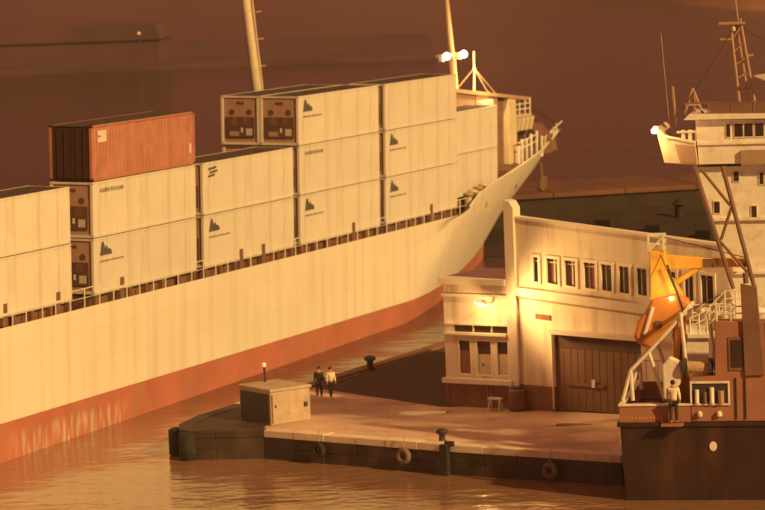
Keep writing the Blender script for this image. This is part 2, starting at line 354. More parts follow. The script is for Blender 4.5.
def hull_strip(levels, ztop=None, n=90):
    """loft of half-hulls: levels are z values; the last one may be the sheer line"""
    bm = bmesh.new()
    for side in (0, 1):
        rows = []
        for k in range(len(levels)):
            row = []
            for i in range(n + 1):
                z0 = levels[k]
                if z0 is None: z0 = 0
                xe = lerp_tab(STEM, z0 if levels[k] is not None else 2.0)
                t = i / n; x = -46 + (xe + 46) * (t ** 0.8)
                z = lerp_tab(TOP, x) if levels[k] is None else levels[k]
                y = edge(x, z); 
                if i == n: y = YC
                # turn of the stern
                ys = 3.0 * max(0, (-40 - x) / 6) ** 2; y = max(y, ys)
                row.append(bm.verts.new((x, y if side == 0 else 2 * YC - y, z)))
            rows.append(row)
        for A, B in zip(rows, rows[1:]):
            for i in range(n):
                f = [A[i], A[i + 1], B[i + 1], B[i]]; bm.faces.new(f if side == 0 else f[::-1])
    bmesh.ops.remove_doubles(bm, verts=bm.verts, dist=1e-4)
    return bm
def build_bm(bm, name, m, parent, smooth=True):
    bmesh.ops.recalc_face_normals(bm, faces=bm.faces); me = bpy.data.meshes.new(name); bm.to_mesh(me); bm.free()
    if smooth: me.shade_smooth()
    me.materials.append(m); o = bpy.data.objects.new(name, me); col.objects.link(o); o.parent = parent; return o
build_bm(hull_strip([-5.2, -4.2, -3.2, -2.3, -1.5, -.84, None]), 'hull', M_hull, ship)
build_bm(hull_strip([-9.0, -8, -7, -6.2, -5.2]), 'boot_top', M_boot, ship)
MB().box(-46.2, -45.9, 3, 2 * YC - 3, -9, -.6).build('transom', M_hull, ship)
# weather deck and raised forecastle deck
def deck(xs, z, name, m, inset=.06):
    b = MB(); P = []
    for x in xs: P.append((x, edge(x, z) + inset))
    ring = [(x, y) for x, y in P] + [(x, 2 * YC - y) for x, y in P[::-1]]
    b.vprism(ring, z - .12, z); return b.build(name, m, ship)
deck([-45.8, -43, -40] + [x for x in range(-35, 77, 3)], -.85, 'weather_deck', M_deck)
deck([75.5 + i * 1.0 for i in range(18)], .45, 'forecastle_deck', M_deck)
MB().box(75.3, 75.5, edge(75, 0) + .3, 2 * YC - edge(75, 0) - .3, -.84, .44).build('forecastle_bulkhead', M_brown, ship)
# dark painted inner side of the bow bulwark
bm = bmesh.new()
for side in (0, 1):
    A = []
    for i in range(40):
        x = 54 + 41.0 * i / 39; zt = lerp_tab(TOP, x) - .04; zb = min(-.83 if x < 75.5 else .46, zt - .05)
        f = (lambda y: y if side == 0 else 2 * YC - y)
        A.append((bm.verts.new((x, f(edge(x, zb) + .20), zb)), bm.verts.new((x, f(edge(x, zt) + .16), zt))))
    for (a, b), (c, d) in zip(A, A[1:]): bm.faces.new([a, c, d, b])
build_bm(bm, 'bulwark_lining', M_brown, ship)
# bulwark capping rail
b = MB()
xs = [54.5 + i * 1.5 for i in range(28)]
for side in (0, 1):
    for x, x2 in zip(xs, xs[1:]):
        def P(x): 
            z = lerp_tab(TOP, x); y = edge(x, z) + .04; return (x, y if side == 0 else 2 * YC - y, z + .02)
        b.tube(P(x), P(x2), .07, n=6)
b.build('bulwark_rail', M_wsteel, ship)
# hatch coamings under the stacks, and the rusty scraped patch at the waterline
for x0 in (-14.67, 0, 13.105, 26.21, 39.315, 53.2):
    yy = .35 if x0 < 53 else 2.75
    MB().box(x0 + .1, x0 + 12.1, yy, 2 * YC - yy, -.84, -.06).build('hatch_coaming', M_coam, ship)
    for k in range(7):
        MB().box(x0 + .2 + k * 1.95, x0 + .5 + k * 1.95, yy - .28, yy - .005, -.84, -.02).build('pedestal', M_coam, ship)
# side railing
rail = MB().tube((-46, .06, .42), (53.3, .06, .42), .028, n=6).tube((-46, .06, -.05), (53.3, .06, -.05), .018, n=6).build('railing', M_wsteel, ship)
st0 = MB().tube((0, .06, -.56), (0, .06, .42), .035, n=6).build('stanchion', M_wsteel, rail, loc=(-15, 0, 0))
for k in range(1, 44):
    share('stanchion', st0, rail, (-15 + k * 1.56 + random.uniform(-.1, .1), 0, 0))
vk = MB().box(-.22, .22, .02, .3, -.55, .62).build('vent_box', M_brown, ship, loc=(-9.4, 0, 0), bevel=.05)
for x in (-3.9, 3.2, 18.0, 21.0, 34.2, 47.0): share('vent_box', vk, ship, (x, -.01 if x > 15 else 0, -.05))
# foremast with two floodlights
fm = MB().tube((75.3, 8.8, -.8), (73.5, 8.8, 8.5), .30, .26, 12).tube((73.5, 8.8, 8.5), (71.4, 8.8, 17.0), .22, .14, 12).build('foremast', M_tan, ship, smooth=True)
MB().box(70.6, 74.3, 8.68, 8.92, 8.75, 8.95).build('crossarm', M_cream, fm)
for x in (70.75, 74.1):
    fl = MB().box(x - .18, x + .18, 8.4, 8.68, 8.5, 8.98).build('floodlight', M_wsteel, fm)
    bl = MB().lathe([(.02, -.27), (.19, -.19), (.27, 0), (.19, .19), (.02, .27)], (x, 8.15, 8.85), 12).build('floodlight', M_lamp, fm, smooth=True)
lamp('mast_floodlight', ship, (74.4, 6.0, 8.2), 2600, .25)
lamp('mast_floodlight', ship, (70.5, 6.4, 8.2), 500, .25)
MB().box(73.5, 76.0, 6.6, 7.0, 4.4, 5.5).build('junction_box', M_wsteel, ship, bevel=.06)
# derrick post seen over the stacks
dp = MB().tube((41.5, YC, -.8), (37.2, YC, 17), .40, .24, 14).build('derrick_post', M_cream, ship, smooth=True)
for k in range(9):
    MB().tube((40.6 - .24 * k - .15, YC - .42 + .02 * k, 1.2 + k * 1.7), (40.6 - .24 * k + .65, YC - .4 + .02 * k, 1.2 + k * 1.7), .05, n=6).build('rung', M_orange, dp)
MB().tube((41.45, YC - .36, 0), (37.6, YC - .26, 16.8), .06, n=6).build('rail', M_cream, dp)
# mast house, pillar and forecastle fittings
mh = MB().prism([(68.6, -.8), (77.9, -.8), (77.9, 5.72), (68.6, 6.62)], 7.0, 10.3).build('mast_house', M_tan, ship, bevel=.04)
MB().prism([(68.4, 6.45), (84.2, 4.98), (84.2, 5.22), (68.4, 6.72)], 6.85, 10.4).build('roof', M_tan, mh)
MB().box(77.95, 79.9, 7.3, 10.2, .46, 5.3).build('door_recess', M_brown, mh)
MB().prism([(80.0, .46), (81.8, .46), (81.5, 5.2), (79.9, 5.35)], 6.9, 8.0).build('pillar', M_cream, mh, bevel=.05)
for x in (73.3, 75.9):
    MB().box(x, x + .12, 6.93, 6.99, 3.0, 6.1).build('stiffener', M_tan, mh)
pl = MB().box(82.0, 85.7, 7.2, 9.6, 3.75, 3.9).build('platform', M_cream, ship)
for x in (82.1, 83.3, 84.5, 85.6):
    MB().tube((x, 7.3, 3.9), (x, 7.3, 5.05), .06, n=6).build('post', M_wsteel, pl)
for z in (4.3, 4.7, 5.05):
    MB().tube((82.0, 7.3, z + .03), (85.7, 7.3, z), .045, n=6).build('handrail', M_wsteel, pl)
for k in range(4):
    MB().hexa([(82.3 + k * .95, 7.1, 2.75), (82.6 + k * .95, 7.1, 2.75), (82.6 + k * .95, 7.5, 2.75), (82.3 + k * .95, 7.5, 2.75), (82.9 + k * .95, 7.1, 3.7), (83.2 + k * .95, 7.1, 3.7), (83.2 + k * .95, 7.5, 3.7), (82.9 + k * .95, 7.5, 3.7)]).build('bracket', M_cream, pl)
wi = MB().prism([(85.6, .46), (91.8, .46), (91.6, 1.9), (89.5, 2.9), (85.4, 3.3)], 7.7, 9.7).build('winch', M_brown, ship, bevel=.08)
MB().tube((86.5, 7.5, 1.9), (86.5, 9.9, 1.9), .75, n=16).build('drum', M_dark, wi)
for x, h_ in ((80.9, 1.8), (82.0, 2.2), (83.4, 2.1), (84.9, 2.4), (86.7, 2.5), (88.4, 2.0)):
    bo = MB().tube((x, 6.4 + (x - 80) * .12, .46), (x, 6.4 + (x - 80) * .12, h_), .13, n=8).build('mooring_post', M_wsteel, ship)
for z in (1.5, 2.0):
    MB().tube((80.8, 6.48, z), (86.8, 7.2, z + .25), .06, n=6).build('bow_rail', M_wsteel, ship)
for k in range(5):
    x = 89.5 + k * 1.3; y = edge(x, lerp_tab(TOP, x)) + .1; z = lerp_tab(TOP, x)
    MB().tube((x, y, z), (x + .1, y, z + .75), .06, n=6).build('rail_post', M_wsteel, ship)
MB().tube((89.5, edge(89.5, 1) + .1, 1.75), (95.8, YC - .3, 2.65), .055, n=6).build('bow_rail', M_wsteel, ship)
MB().tube((84.2, 8, 5.2), (95.2, YC, 2.5), .045, n=6).build('forestay', M_dark, ship)
tp = MB().tube((75.8, 8, 6.0), (75.7, 8, 9.0), .07, n=6).build('signal_post', M_cream, ship)
for q in ((74.6, 7.6, 6.1), (78.6, 8, 5.8), (81.2, 8.2, 5.4), (75.9, 9.6, 6.0)):
    MB().tube((75.75, 8, 7.75), q, .05, n=6).build('stay', M_cream, tp)
MB().lathe([(.03, -.1), (.12, -.08), (.12, .08), (.03, .1)], (75.75, 8, 7.75), 10).build('lantern', M_wsteel, tp)
# small machinery at the foot of the foremost stack
for k, x in enumerate((56.4, 57.6, 59.0, 60.4)):
    MB().tube((x, 1.1 + .15 * k, -.8), (x, 1.1 + .15 * k, .25 + .1 * k), .24, n=10).build('deck_bollard', M_coam if k % 2 else M_cream, ship)
    MB().lathe([(.1, 0), (.36, .05), (.36, .2), (.12, .28)], (x, 1.1 + .15 * k, .25 + .1 * k), 12).build('mushroom_vent', M_cream if k % 2 else M_tan, ship, smooth=True)
# anchor under the flare
an = MB().tube((87.2, 7.05, .1), (87.3, 7.0, -1.7), .12, n=8).build('anchor', M_brown, ship)
MB().prism([(86.4, -1.1), (86.6, -1.85), (87.3, -2.15), (88.0, -1.75), (88.1, -1.0), (87.7, -1.35), (87.3, -1.55), (86.8, -1.4)], 6.85, 7.15).build('fluke', M_brown, an)
# ship text marks at the bow draught scale
# ------------------------------------------------------------------ containers
CL, CW, CH = 12.19, 2.44, 2.86
def text_line(b, x0, z, n, w_, hgt, y=-.012):
    x = x0
    for k in range(n):
        ww = w_ * random.uniform(.55, 1.0)
        b.box(x, x + ww, y, y + .010, z, z + hgt * random.uniform(.8, 1)); x += w_ * 1.25
def logo_part(root, kind):
    if kind == 'tri':
        b = MB()
        b.prism([(.75, 1.93), (1.35, 1.93), (1.35, 2.2), (1.12, 2.62), (.98, 2.62)], -.016, -.004)
        b.prism([(1.41, 1.93), (1.62, 1.93), (1.62, 2.28), (1.41, 2.4)], -.016, -.004)
        b.prism([(1.68, 1.93), (2.05, 1.93), (2.05, 2.05), (1.86, 2.22), (1.68, 2.22)], -.016, -.004)
        b.build('logo', M_logo, root)
        t = MB(); text_line(t, .75, 1.58, 13, .17, .10); t.build('lettering', M_letter, root)
    elif kind == 'serial':
        t = MB(); text_line(t, .9, 2.28, 9, .24, .22); t.build('lettering', M_letter, root)
    elif kind == 'stack':
        b = MB()
        for z, x0, x1 in ((2.42, .75, 1.75), (2.22, .95, 1.9), (2.02, .75, 1.55)):
            b.prism([(x0, z), (x1, z + .06), (x1, z + .17), (x0, z + .11)], -.016, -.004)
        b.build('logo', M_logo, root)
def reefer(logo):
    r = empty('reefer_container', Matrix.Identity(4))
    b = MB()
    b.box(.12, CL - .12, .03, CW - .03, .12, CH - .09)
    b.build('body', M_white, r)
    side_posts = MB()
    for x0, x1 in ((0, .14), (CL - .14, CL)):
        for y0, y1 in ((0, .14), (CW - .14, CW)): side_posts.box(x0, x1, y0, y1, .13, CH - .13)
    for y0, y1 in ((.004, .1), (CW - .1, CW - .004)):
        side_posts.box(.14, CL - .14, y0, y1, 0, .14); side_posts.box(.14, CL - .14, y0, y1, CH - .11, CH - .01)
    for x0, x1 in ((.004, .1), (CL - .1, CL - .004)):
        side_posts.box(x0, x1, .14, CW - .14, 0, .14); side_posts.box(x0, x1, .14, CW - .14, CH - .12, CH - .01)
    side_posts.build('corner_frame', M_white, r)
    cc = MB()
    for x in (-.004, CL - .174):
        for y in (-.004, CW - .166):
            for z in (0, CH - .118): cc.box(x, x + .178, y, y + .17, z, z + .118)
    tag(cc.build('corner_casting', M_frame, r), kind='stuff')
    MB().box(.1, CL - .1, .1, CW - .1, CH - .085, CH - .02).build('roof', M_roof, r)
    # refrigeration end
    MB().box(.06, .13, .14, CW - .14, .14, CH - .12).build('end_panel', M_grey, r)
    u = MB().box(.0, .058, .32, CW - .32, .42, 1.62).build('machinery', M_unit, r)
    for y in (.85, 1.58):
        MB().tube((-.01, y, 1.36), (.0, y, 1.36), .24, n=14).build('fan', M_coam, u)
    MB().box(-.015, -.001, .45, .85, .55, .95).build('control_box', M_frame, u)
    MB().box(-.015, -.001, 1.3, 1.9, .5, .78).build('compressor', M_grey, u)
    MB().box(-.015, -.001, 1.05, 1.17, .72, 1.0).build('cable_plug', M_whitemark, u)
    for y in (.66, 1.75):
        MB().tube((.04, y, 1.9), (.06, y, 1.9), .17, n=12).build('vent', M_unit, r)
    MB().box(.045, .06, 1.0, 1.45, 2.35, 2.5).build('maker_plate', M_unit, r)
    if logo: logo_part(r, logo)
    return r
proto = {k: None for k in ('tri', 'serial', 'stack', None)}
G_R = 'white refrigerated containers stacked on the ship'
def place(kind, bay_x, row, tier, label, group=G_R, sh=0.0):
    if proto[kind] is None:
        o = reefer(kind); proto[kind] = o
    else: o = copy_tree(proto[kind])
    o.matrix_world = T @ Matrix.Translation((bay_x + sh + random.uniform(-.03, .03), row * 2.48 + random.uniform(-.015, .015), tier * 2.90))
    tag(o, label, 'container', group); return o
BX = [-14.67, 0.0, 13.105, 26.21, 39.315, 53.4]
def red_container():
    r = empty('red_container', Matrix.Identity(4))
    # corrugated sides
    bm = bmesh.new()
    for y, sgn in ((.045, 1), (CW - .045, -1)):
        prof = []; x = .14; k = 0
        while x < CL - .16:
            d = .038 if k % 2 else 0.0
            prof.append((x, y + sgn * d)); prof.append((min(x + .11, CL - .15), y + sgn * d)); x += .19; k += 1
        prof[-1] = (CL - .14, y)
        A = [(bm.verts.new((a, c, .14)), bm.verts.new((a, c, CH - .11))) for a, c in prof]
        for (a, b_), (c, d) in zip(A, A[1:]): bm.faces.new([a, c, d, b_])
    build_bm(bm, 'side_panel', M_red, r, smooth=False)
    f = MB()
    for x0, x1 in ((0, .14), (CL - .14, CL)):
        for y0, y1 in ((0, .14), (CW - .14, CW)): f.box(x0, x1, y0, y1, .13, CH - .13)
    for y0, y1 in ((.004, .1), (CW - .1, CW - .004)):
        f.box(.14, CL - .14, y0, y1, 0, .14); f.box(.14, CL - .14, y0, y1, CH - .11, CH - .01)
    f.build('corner_frame', M_red, r)
    MB().box(.1, CL - .1, .1, CW - .1, CH - .085, CH - .02).build('roof', M_roof, r)
    MB().box(.1, CL - .1, .1, CW - .1, .02, .1).build('floor', M_roof, r)
    for y0, y1 in ((.15, 1.2), (1.24, CW - .15)):
        d = MB().box(.03, .1, y0, y1, .13, CH - .13).build('door', M_reddk, r)
        for k in (.3, .7):
            MB().tube((.0, y0 + (y1 - y0) * k, .2), (.0, y0 + (y1 - y0) * k, CH - .2), .02, n=6).build('lock_rod', M_reddk, d)
    MB().box(CL - .1, CL - .03, .15, CW - .15, .13, CH - .13).build('front_panel', M_red, r)
    cc = MB()
    for x in (-.004, CL - .174):
        for y in (-.004, CW - .166):
            for z in (0, CH - .118): cc.box(x, x + .178, y, y + .17, z, z + .118)
    tag(cc.build('corner_casting', M_reddk, r), kind='stuff')
    b = MB(); b.prism([(.75, 1.95), (1.75, 1.95), (1.75, 2.55), (.75, 2.55), (.75, 2.32), (1.2, 2.25), (.75, 2.15)], .028, .044); b.build('logo', M_whitemark, r)
    b = MB(); b.box(CL - .62, CL - .42, .026, .044, .62, 1.15); b.build('data_plate', M_whitemark, r)
    b = MB(); text_line(b, CL - 1.0, 1.75, 2, .28, .5, .03); b.build('lettering', M_red, r)
    return r
place(None, BX[0], 0, 0, 'white container cut by the left photo edge, bottom of its two-high stack')
place(None, BX[0], 0, 1, 'white container cut by the left photo edge, top of its two-high stack')
place('tri', BX[1], 0, 0, 'white container with dark triangular logo, bottom of the stack under the red container')
place('serial', BX[1], 0, 1, 'white container with a grey serial line, directly beneath the red container')
rc = red_container(); rc.matrix_world = T @ Matrix.Translation((BX[1], 0, 5.80)); tag(rc, 'rust red corrugated container with a white mark, alone on top of its stack', 'container')
place('tri', BX[2], 0, 0, 'white container with triangle logo, bottom of the two-high stack right of the red container')
place('stack', BX[2], 0, 1, 'white container with small striped logo, top of the stack right of the red one')
place('tri', BX[3], 0, 0, 'white container with triangle logo, bottom of the stack showing grey machinery ends on top')
place('serial', BX[3], 0, 1, 'white container with faint lettering, middle of the stack showing machinery ends')
place('tri', BX[3], 0, 2, 'white container with logo and exposed grey machinery end, top front of its stack', sh=-.1)
for t in (0, 1): place(None, BX[3], 1, t, 'white container in the row hidden behind the front stack with machinery ends', 'white containers in the hidden second row')
place(None, BX[3], 1, 2, 'container behind the top front one, showing only its grey machinery end', sh=-.1)
place('tri', BX[4], 0, 0, 'white container with triangle logo, bottom of the three-high stack nearest the floodlight mast')
place('tri', BX[4], 0, 1, 'white container with triangle logo, middle of the three-high stack nearest the floodlight mast')
place(None, BX[4], 0, 2, 'plain white container on top of the three-high stack below the mast lamps')
place(None, BX[5], 1, 0, 'brightly lit white container at the bow, lower of the foremost two')
place(None, BX[5], 1, 1, 'brightly lit white container at the bow, upper of the foremost two')

# ------------------------------------------------------------------ warehouse
WHM = frame_mat(6.1, 166.6, 32) @ Matrix.Scale(0.92, 4, (1, 0, 0))
wh = empty('warehouse', WHM); tag(wh, 'long cream two-storey warehouse with a row of upper windows and a brown sliding door', 'warehouse')
U1 = 13.5
par = lambda u: 10.82 - .094 * u
head = lambda u: 9.10 - .066 * u
sill = lambda u: 7.74 - .08 * u
ledt = lambda u: 7.44 - .082 * u
ledb = lambda u: 7.04 - .088 * u
bandb = lambda u: 6.55 - .085 * u
dh = lambda u: 5.31 - .035 * u
wins = [(1.56, 1.98), (2.36, 3.15), (3.45, 4.22), (4.6, 5.4), (5.63, 6.38), (6.68, 7.4), (7.73, 8.45), (8.72, 9.3), (9.5, 10.12), (10.5, 11.15), (11.45, 12.3)]
b = MB(); W0, W1 = 0.0, .4
def S(u0, u1, fb, ft): b.slab(u0, u1, fb(u0), fb(u1), ft(u0), ft(u1), W0, W1)
S(.6, U1, head, par)
prev = .6
for u0, u1 in wins: S(prev, u0, sill, head); prev = u1
S(prev, U1, sill, head)
S(.6, U1, ledt, sill); S(.6, U1, bandb, ledt)
g0 = lambda u: 1.35
pl_ = lambda u: 2.58 - .03 * u
S(.6, 2.72, pl_, bandb); S(7.9, U1, pl_, bandb); S(2.72, 7.9, dh, bandb)
b.build('wall', M_stucco, wh)
MB().box(.3, .58, .56, 14, 1.3, 9.85).build('side_wall', M_stucco, wh); MB().box(U1 - .3, U1, .42, 14, 1.3, 9.1).build('side_wall', M_stucco, wh)
MB().slab(.6, U1 - .32, 1.3, 1.3, 9.85, 8.85, 13.7, 14).build('rear_wall', M_stucco, wh)
b = MB(); b.slab(.3, U1 - .32, 9.9, 8.9, 10.1, 9.05, .56, 14.05); b.build('roof', M_tar, wh)
for ua, ub in ((.6, 2.72), (7.9, U1)): MB().slab(ua, ub, 1.3, 1.3, pl_(ua), pl_(ub), -.05, .36).build('plinth', M_plinth, wh)
b = MB(); b.slab(.6, U1, par(.6), par(U1), par(.6) + .12, par(U1) + .12, -.08, .46); b.build('parapet_cap', M_trim, wh)
b = MB(); b.slab(.6, U1, ledb(.6), ledb(U1), ledt(.6), ledt(U1), -.22, -.003); b.build('ledge', M_trim, wh, bevel=.02)
pi_ = MB().prism([(-.02, 1.3), (.58, 1.3), (.58, 11.3), (.36, 11.62), (.05, 11.7), (-.02, 11.6)], -.18, .55).build('corner_pier', M_trim, wh, bevel=.03)
for i, (u0, u1) in enumerate(wins):
    zb0, zb1, zt0, zt1 = sill(u0), sill(u1), head(u0), head(u1); fw = .07
    fr = MB()
    fr.slab(u0 - .06, u0 + fw, zb0 - .03, zb0 - .03, zt0 + .05, zt0 + .05, -.06, .10); fr.slab(u1 - fw, u1 + .06, zb1 - .03, zb1 - .03, zt1 + .05, zt1 + .05, -.06, .10)
    fr.slab(u0 + fw, u1 - fw, zt0 - .09, zt1 - .09, zt0 + .05, zt1 + .05, -.06, .10); fr.slab(u0 + fw, u1 - fw, zb0 - .03, zb1 - .03, zb0 + .08, zb1 + .08, -.06, .10)
    f = fr.build('window', M_trim, wh)
    MB().slab(u0 + fw, u1 - fw, zb0 + .08, zb1 + .08, zt0 - .09, zt1 - .09, .13, .16).build('pane', M_glass, f)
    if u1 - u0 > .6:
        um = u0 + (u1 - u0) * (.62 if i < 3 else .4)
        MB().slab(um - .03, um + .03, zb0 + .08, zb0 + .08, zt0 - .1, zt0 - .1, .08, .12).build('mullion', M_trim, f)
    zc = zt0 - .32
    MB().slab(u0 + fw, u1 - fw, zc, zc - .02, zc + .05, zc + .03, .07, .11).build('transom', M_curtain if i > 3 else M_trim, f)
    if i in (1, 2, 3):
        MB().slab(u0 + .2, u1 - .16, zb0 + .09, zb1 + .09, zc - .02, zc - .04, .125, .128).build('curtain', M_curtain, f)
# sliding door
dr = MB().slab(2.74, 7.88, 1.36, 1.34, 4.45, 4.3, .12, .2).build('sliding_door', M_door, wh)
for k in range(1, 12):
    u = 2.74 + 5.14 * k / 12; MB().slab(u - .02, u + .02, 1.4, 1.4, 4.4, 4.4, .105, .119).build('batten', M_door, dr)
MB().slab(2.74, 7.88, 4.47, 4.32, dh(2.74), dh(7.88), .1, .2).build('door_header', M_doordk, wh)
MB().slab(3.3, 5.6, 2.62, 2.55, 2.78, 2.7, .04, .10).build('lock_bar', M_brown, dr)
MB().box(4.9, 5.1, -.0, .04, 2.55, 2.95).build('padlock', M_whitemark, dr)
MB().slab(2.66, 8.3, dh(2.66) - .05, dh(8.3) - .05, dh(2.66) + .16, dh(8.3) + .16, -.45, -.004).build('canopy', M_trim, wh, bevel=.02)
MB().slab(1.65, 2.55, 5.85, 5.78, 6.1, 6.04, -.05, -.003).build('sign_plate', M_curtain, wh)
MB().tube((2.62, -.07, 1.4), (2.62, -.07, 5.2), .05, n=8).build('drainpipe', M_trim, wh)

# ------------------------------------------------------------------ annex
ax = empty('quayside_office', WHM); tag(ax, 'small flat-roofed cream office with three windows joined to the warehouse corner', 'building')
A0, A1 = -4.05, -.04
b = MB()
b.box(A0, A1, 0, 3.9, 2.62, 2.86)
b.box(A0, -3.25, 0, .3, 2.862, 4.74); b.box(-2.4, -2.12, 0, .3, 2.862, 4.74); b.box(-1.1, -.86, 0, .3, 2.862, 4.74)
b.box(A0, A1, 0, .3, 4.742, 4.93); b.box(A0, -3.45, 0, .3, 4.932, 5.44); b.box(A0, A1, 0, .3, 5.442, 7.42)
b.box(A0, A0 + .3, .302, 3.9, 2.862, 7.42); b.box(A0 + .302, A1, 3.6, 3.9, 2.862, 7.42)
b.build('wall', M_stucco, ax)
MB().box(A0 - .05, A1 + .3, -.06, 3.9, 1.3, 2.6).build('base', M_plinth, ax)
MB().box(A0 - .15, A1, -.25, 4.1, 7.43, 7.76).build('roof_slab', M_trim, ax, bevel=.03)
MB().box(A0 - .05, A1, -.12, -.003, 6.82, 6.96).build('string_course', M_trim, ax)
MB().box(A0 + .1, A1, -.3, -.003, 4.92, 5.06).build('ledge', M_trim, ax, bevel=.02)
MB().box(A0 + .1, A1, -.16, -.003, 5.42, 5.52).build('ledge', M_trim, ax)
MB().box(A0 - .1, A1 + .25, -.28, -.003, 2.48, 2.74).build('sill', M_trim, ax, bevel=.02)
MB().box(-3.44, A1, .12, .16, 5.065, 5.415).build('clerestory_pane', M_glass, ax)
for k in (-2.3, -1.15): MB().box(k, k + .08, .02, .118, 5.065, 5.415).build('clerestory_bar', M_trim, ax)
for k, (u0, u1) in enumerate(((-3.25, -2.4), (-2.12, -1.1), (-.86, -.05))):
    fr = MB(); fr.box(u0, u0 + .08, -.03, .1, 2.87, 4.73); fr.box(u1 - .08, u1, -.03, .1, 2.87, 4.73); fr.box(u0 + .08, u1 - .08, -.03, .1, 4.62, 4.73); fr.box(u0 + .08, u1 - .08, -.03, .1, 2.87, 2.96)
    f = fr.build('window', M_trim, ax)
    MB().box(u0 + .08, u1 - .08, .13, .16, 2.96, 4.62).build('pane', M_glass, f)
    if k: MB().box(u0 + .1, u1 - .1, .117, .127, 2.97, 3.95 if k == 1 else 4.0).build('blind', M_blind, f)
    else: MB().box(u0 + .1, u1 - .1, .117, .127, 2.97, 4.1).build('curtain', M_curtain, f)
    if k == 1: MB().box(u0 + .3, u0 + .42, .10, .116, 3.35, 3.5).build('sticker', M_logo, f)
for u in (-3.9, -1.4, -1.15): MB().tube((u, -.09, 1.35), (u, -.09, 2.45), .03, n=6).build('pipe', M_tan, ax)
wlmp = empty('wall_lamp', WHM @ Matrix.Translation((-1.0, 0, 6.55))); tag(wlmp, 'glaring flood lamp on a bracket on the office front above its windows', 'lamp')
MB().tube((0, 0, 0), (.3, -2.15, .3), .05, n=8).build('bracket', M_wsteel, wlmp)
MB().box(-.22, .22, -1.15, -.85, .05, .25).build('housing', M_wsteel, wlmp, bevel=.03)
MB().box(-.18, .18, -1.12, -.9, 0.0, .045).build('bulb', M_lamp, wlmp)
lamp('wall_lamp_and_added_light', wlmp, (0, -1.25, -.12), 200, .12)
lamp('wall_lamp_and_added_light', wlmp, (.35, -2.3, .25), 1950, .5, 'SPOT', (9, -.2, .2), R(108))  # extra spot past the housing, added to brighten the warehouse front

for u in (2.5, 5.5, 8.5, 11.0):
    cw = MB().box(u, u + .9, 5.0, 8.5, 9.2, 10.15 - .07 * u + .25).build('roof_light', M_tar, wh)
MB().lathe([(.25, 0), (.25, .9), (.42, .95), (.1, 1.25)], (4.3, 11, 9.5), 12).build('roof_vent', M_tar, wh)
MB().slab(.62, U1, ledb(.62) - .16, ledb(U1) - .16, ledb(.62) - .08, ledb(U1) - .08, -.07, -.004).build('conduit', M_tan, wh)
# ------------------------------------------------------------------ things on the quay
BK = frame_mat(-5.72, 164.15, 54.5, ZQ)     # corner nearest the camera is at the origin
blk = empty('concrete_hut', BK); tag(blk, 'low square concrete block standing on the pier head, right face floodlit', 'concrete block')
b = MB(); b.box(-2.75, 0, 0, 2.35, 0, 1.62); b.build('body', M_block, blk, bevel=.05)
MB().box(-2.82, .05, -.05, 2.42, 1.625, 1.78).build('cap', M_block, blk, bevel=.03)
MB().box(.002, .03, .25, .33, .85, .98).build('eyebolt', M_dark, blk)
MB().box(.002, .04, 1.95, 2.15, .72, .95).build('fitting', M_dark, blk)
MB().box(.002, .025, .05, .12, .1, 1.5).build('crack_strip', M_brown, blk)
MB().box(-2.62, -.12, -.045, -.003, .08, 1.52).build('painted_shade_panel', M_dark, blk)  # dark panel added so this face looks shaded
nl = empty('navigation_light', (-6.0, 166.9, ZQ)); tag(nl, 'thin post with a small orange light behind the concrete block', 'light')
MB().tube((0, 0, 0), (-.05, 0, 2.5), .06, n=8).build('post', M_dark, nl)
MB().lathe([(.03, -.1), (.09, -.06), (.09, .08), (.03, .12)], (-.05, 0, 2.62), 10).build('lantern', M_tiny, nl)
def bollard(x, y, lab, s=1.0):
    o = MB().lathe([(.34 * s, 0), (.34 * s, .06), (.22 * s, .12), (.2 * s, .55 * s), (.36 * s, .62 * s), (.38 * s, .78 * s), (.25 * s, .9 * s), (.03, .94 * s)], (0, 0, 0), 16).build('bollard', M_dark, None, smooth=True)
    o.location = (x, y, ZQ); tag(o, lab, 'bollard', 'iron mooring bollards on the quay'); return o
bollard(-.9, 182.6, 'dark iron mooring bollard on the far quay edge, against the red hull', .85)
bollard(2.45, 157.0, 'dark iron mooring bollard on the near quay edge, above the hanging fender', .72)
# fender pile beneath it
fp = MB().box(-.22, .22, -.3, .0, -1.0, 1.45).build('fender_pile', M_rubber, None, bevel=.05)
fp.matrix_world = frame_mat(2.6, 155.68, 33, 0); tag(fp, 'upright black timber fender on the quay wall by the near bollard', 'fender')
MB().box(.0, .45, -.16, .02, 1.36, 1.6).build('bracket', M_dark, fp)
def tyre(x, y, z, lab, m):
    r = empty('tyre_fender', (x, y, z)); r.rotation_euler = (0, 0, -R(36)); tag(r, lab, 'tyre fender', 'tyre fenders hung on the quay wall')
    MB().torus((0, 0, 0), (0, 1, 0), .27, .14).build('tyre', m, r, smooth=True)
    MB().tube((0, .05, .4), (0, .12, 1.0), .025, n=6).build('rope', M_rope, r); return r
M_oldrub = mat('sun_bleached_rubber', (0.20, 0.14, 0.11), 0.9, 0.25, 3)
tyre(.62, 157.0, .75, 'pale weathered tyre hung on the quay wall left of the near bollard', M_oldrub)
tyre(7.2, 152.55, .55, 'grey tyre hung low on the quay wall near the dark vessel', M_oldrub)
tyre(-3.4, 159.95, .7, 'dark tyre hung on the quay wall under the concrete block', M_rubber)
# round rubber fender on the pier head nose
for k, (x, y) in enumerate(((-9.75, 162.75), (-10.35, 164.4))):
    r = MB().lathe([(.25, -.4), (.42, -.3), (.42, .9), (.25, 1.0)], (0, 0, 0), 14).build('nose_fender', M_rubber, None, smooth=True); r.location = (x, y, .35)
    tag(r, ('black drum fender on the near side of the pier nose', 'black drum fender at the far left tip of the pier nose')[k], 'fender', 'drum fenders on the pier nose')
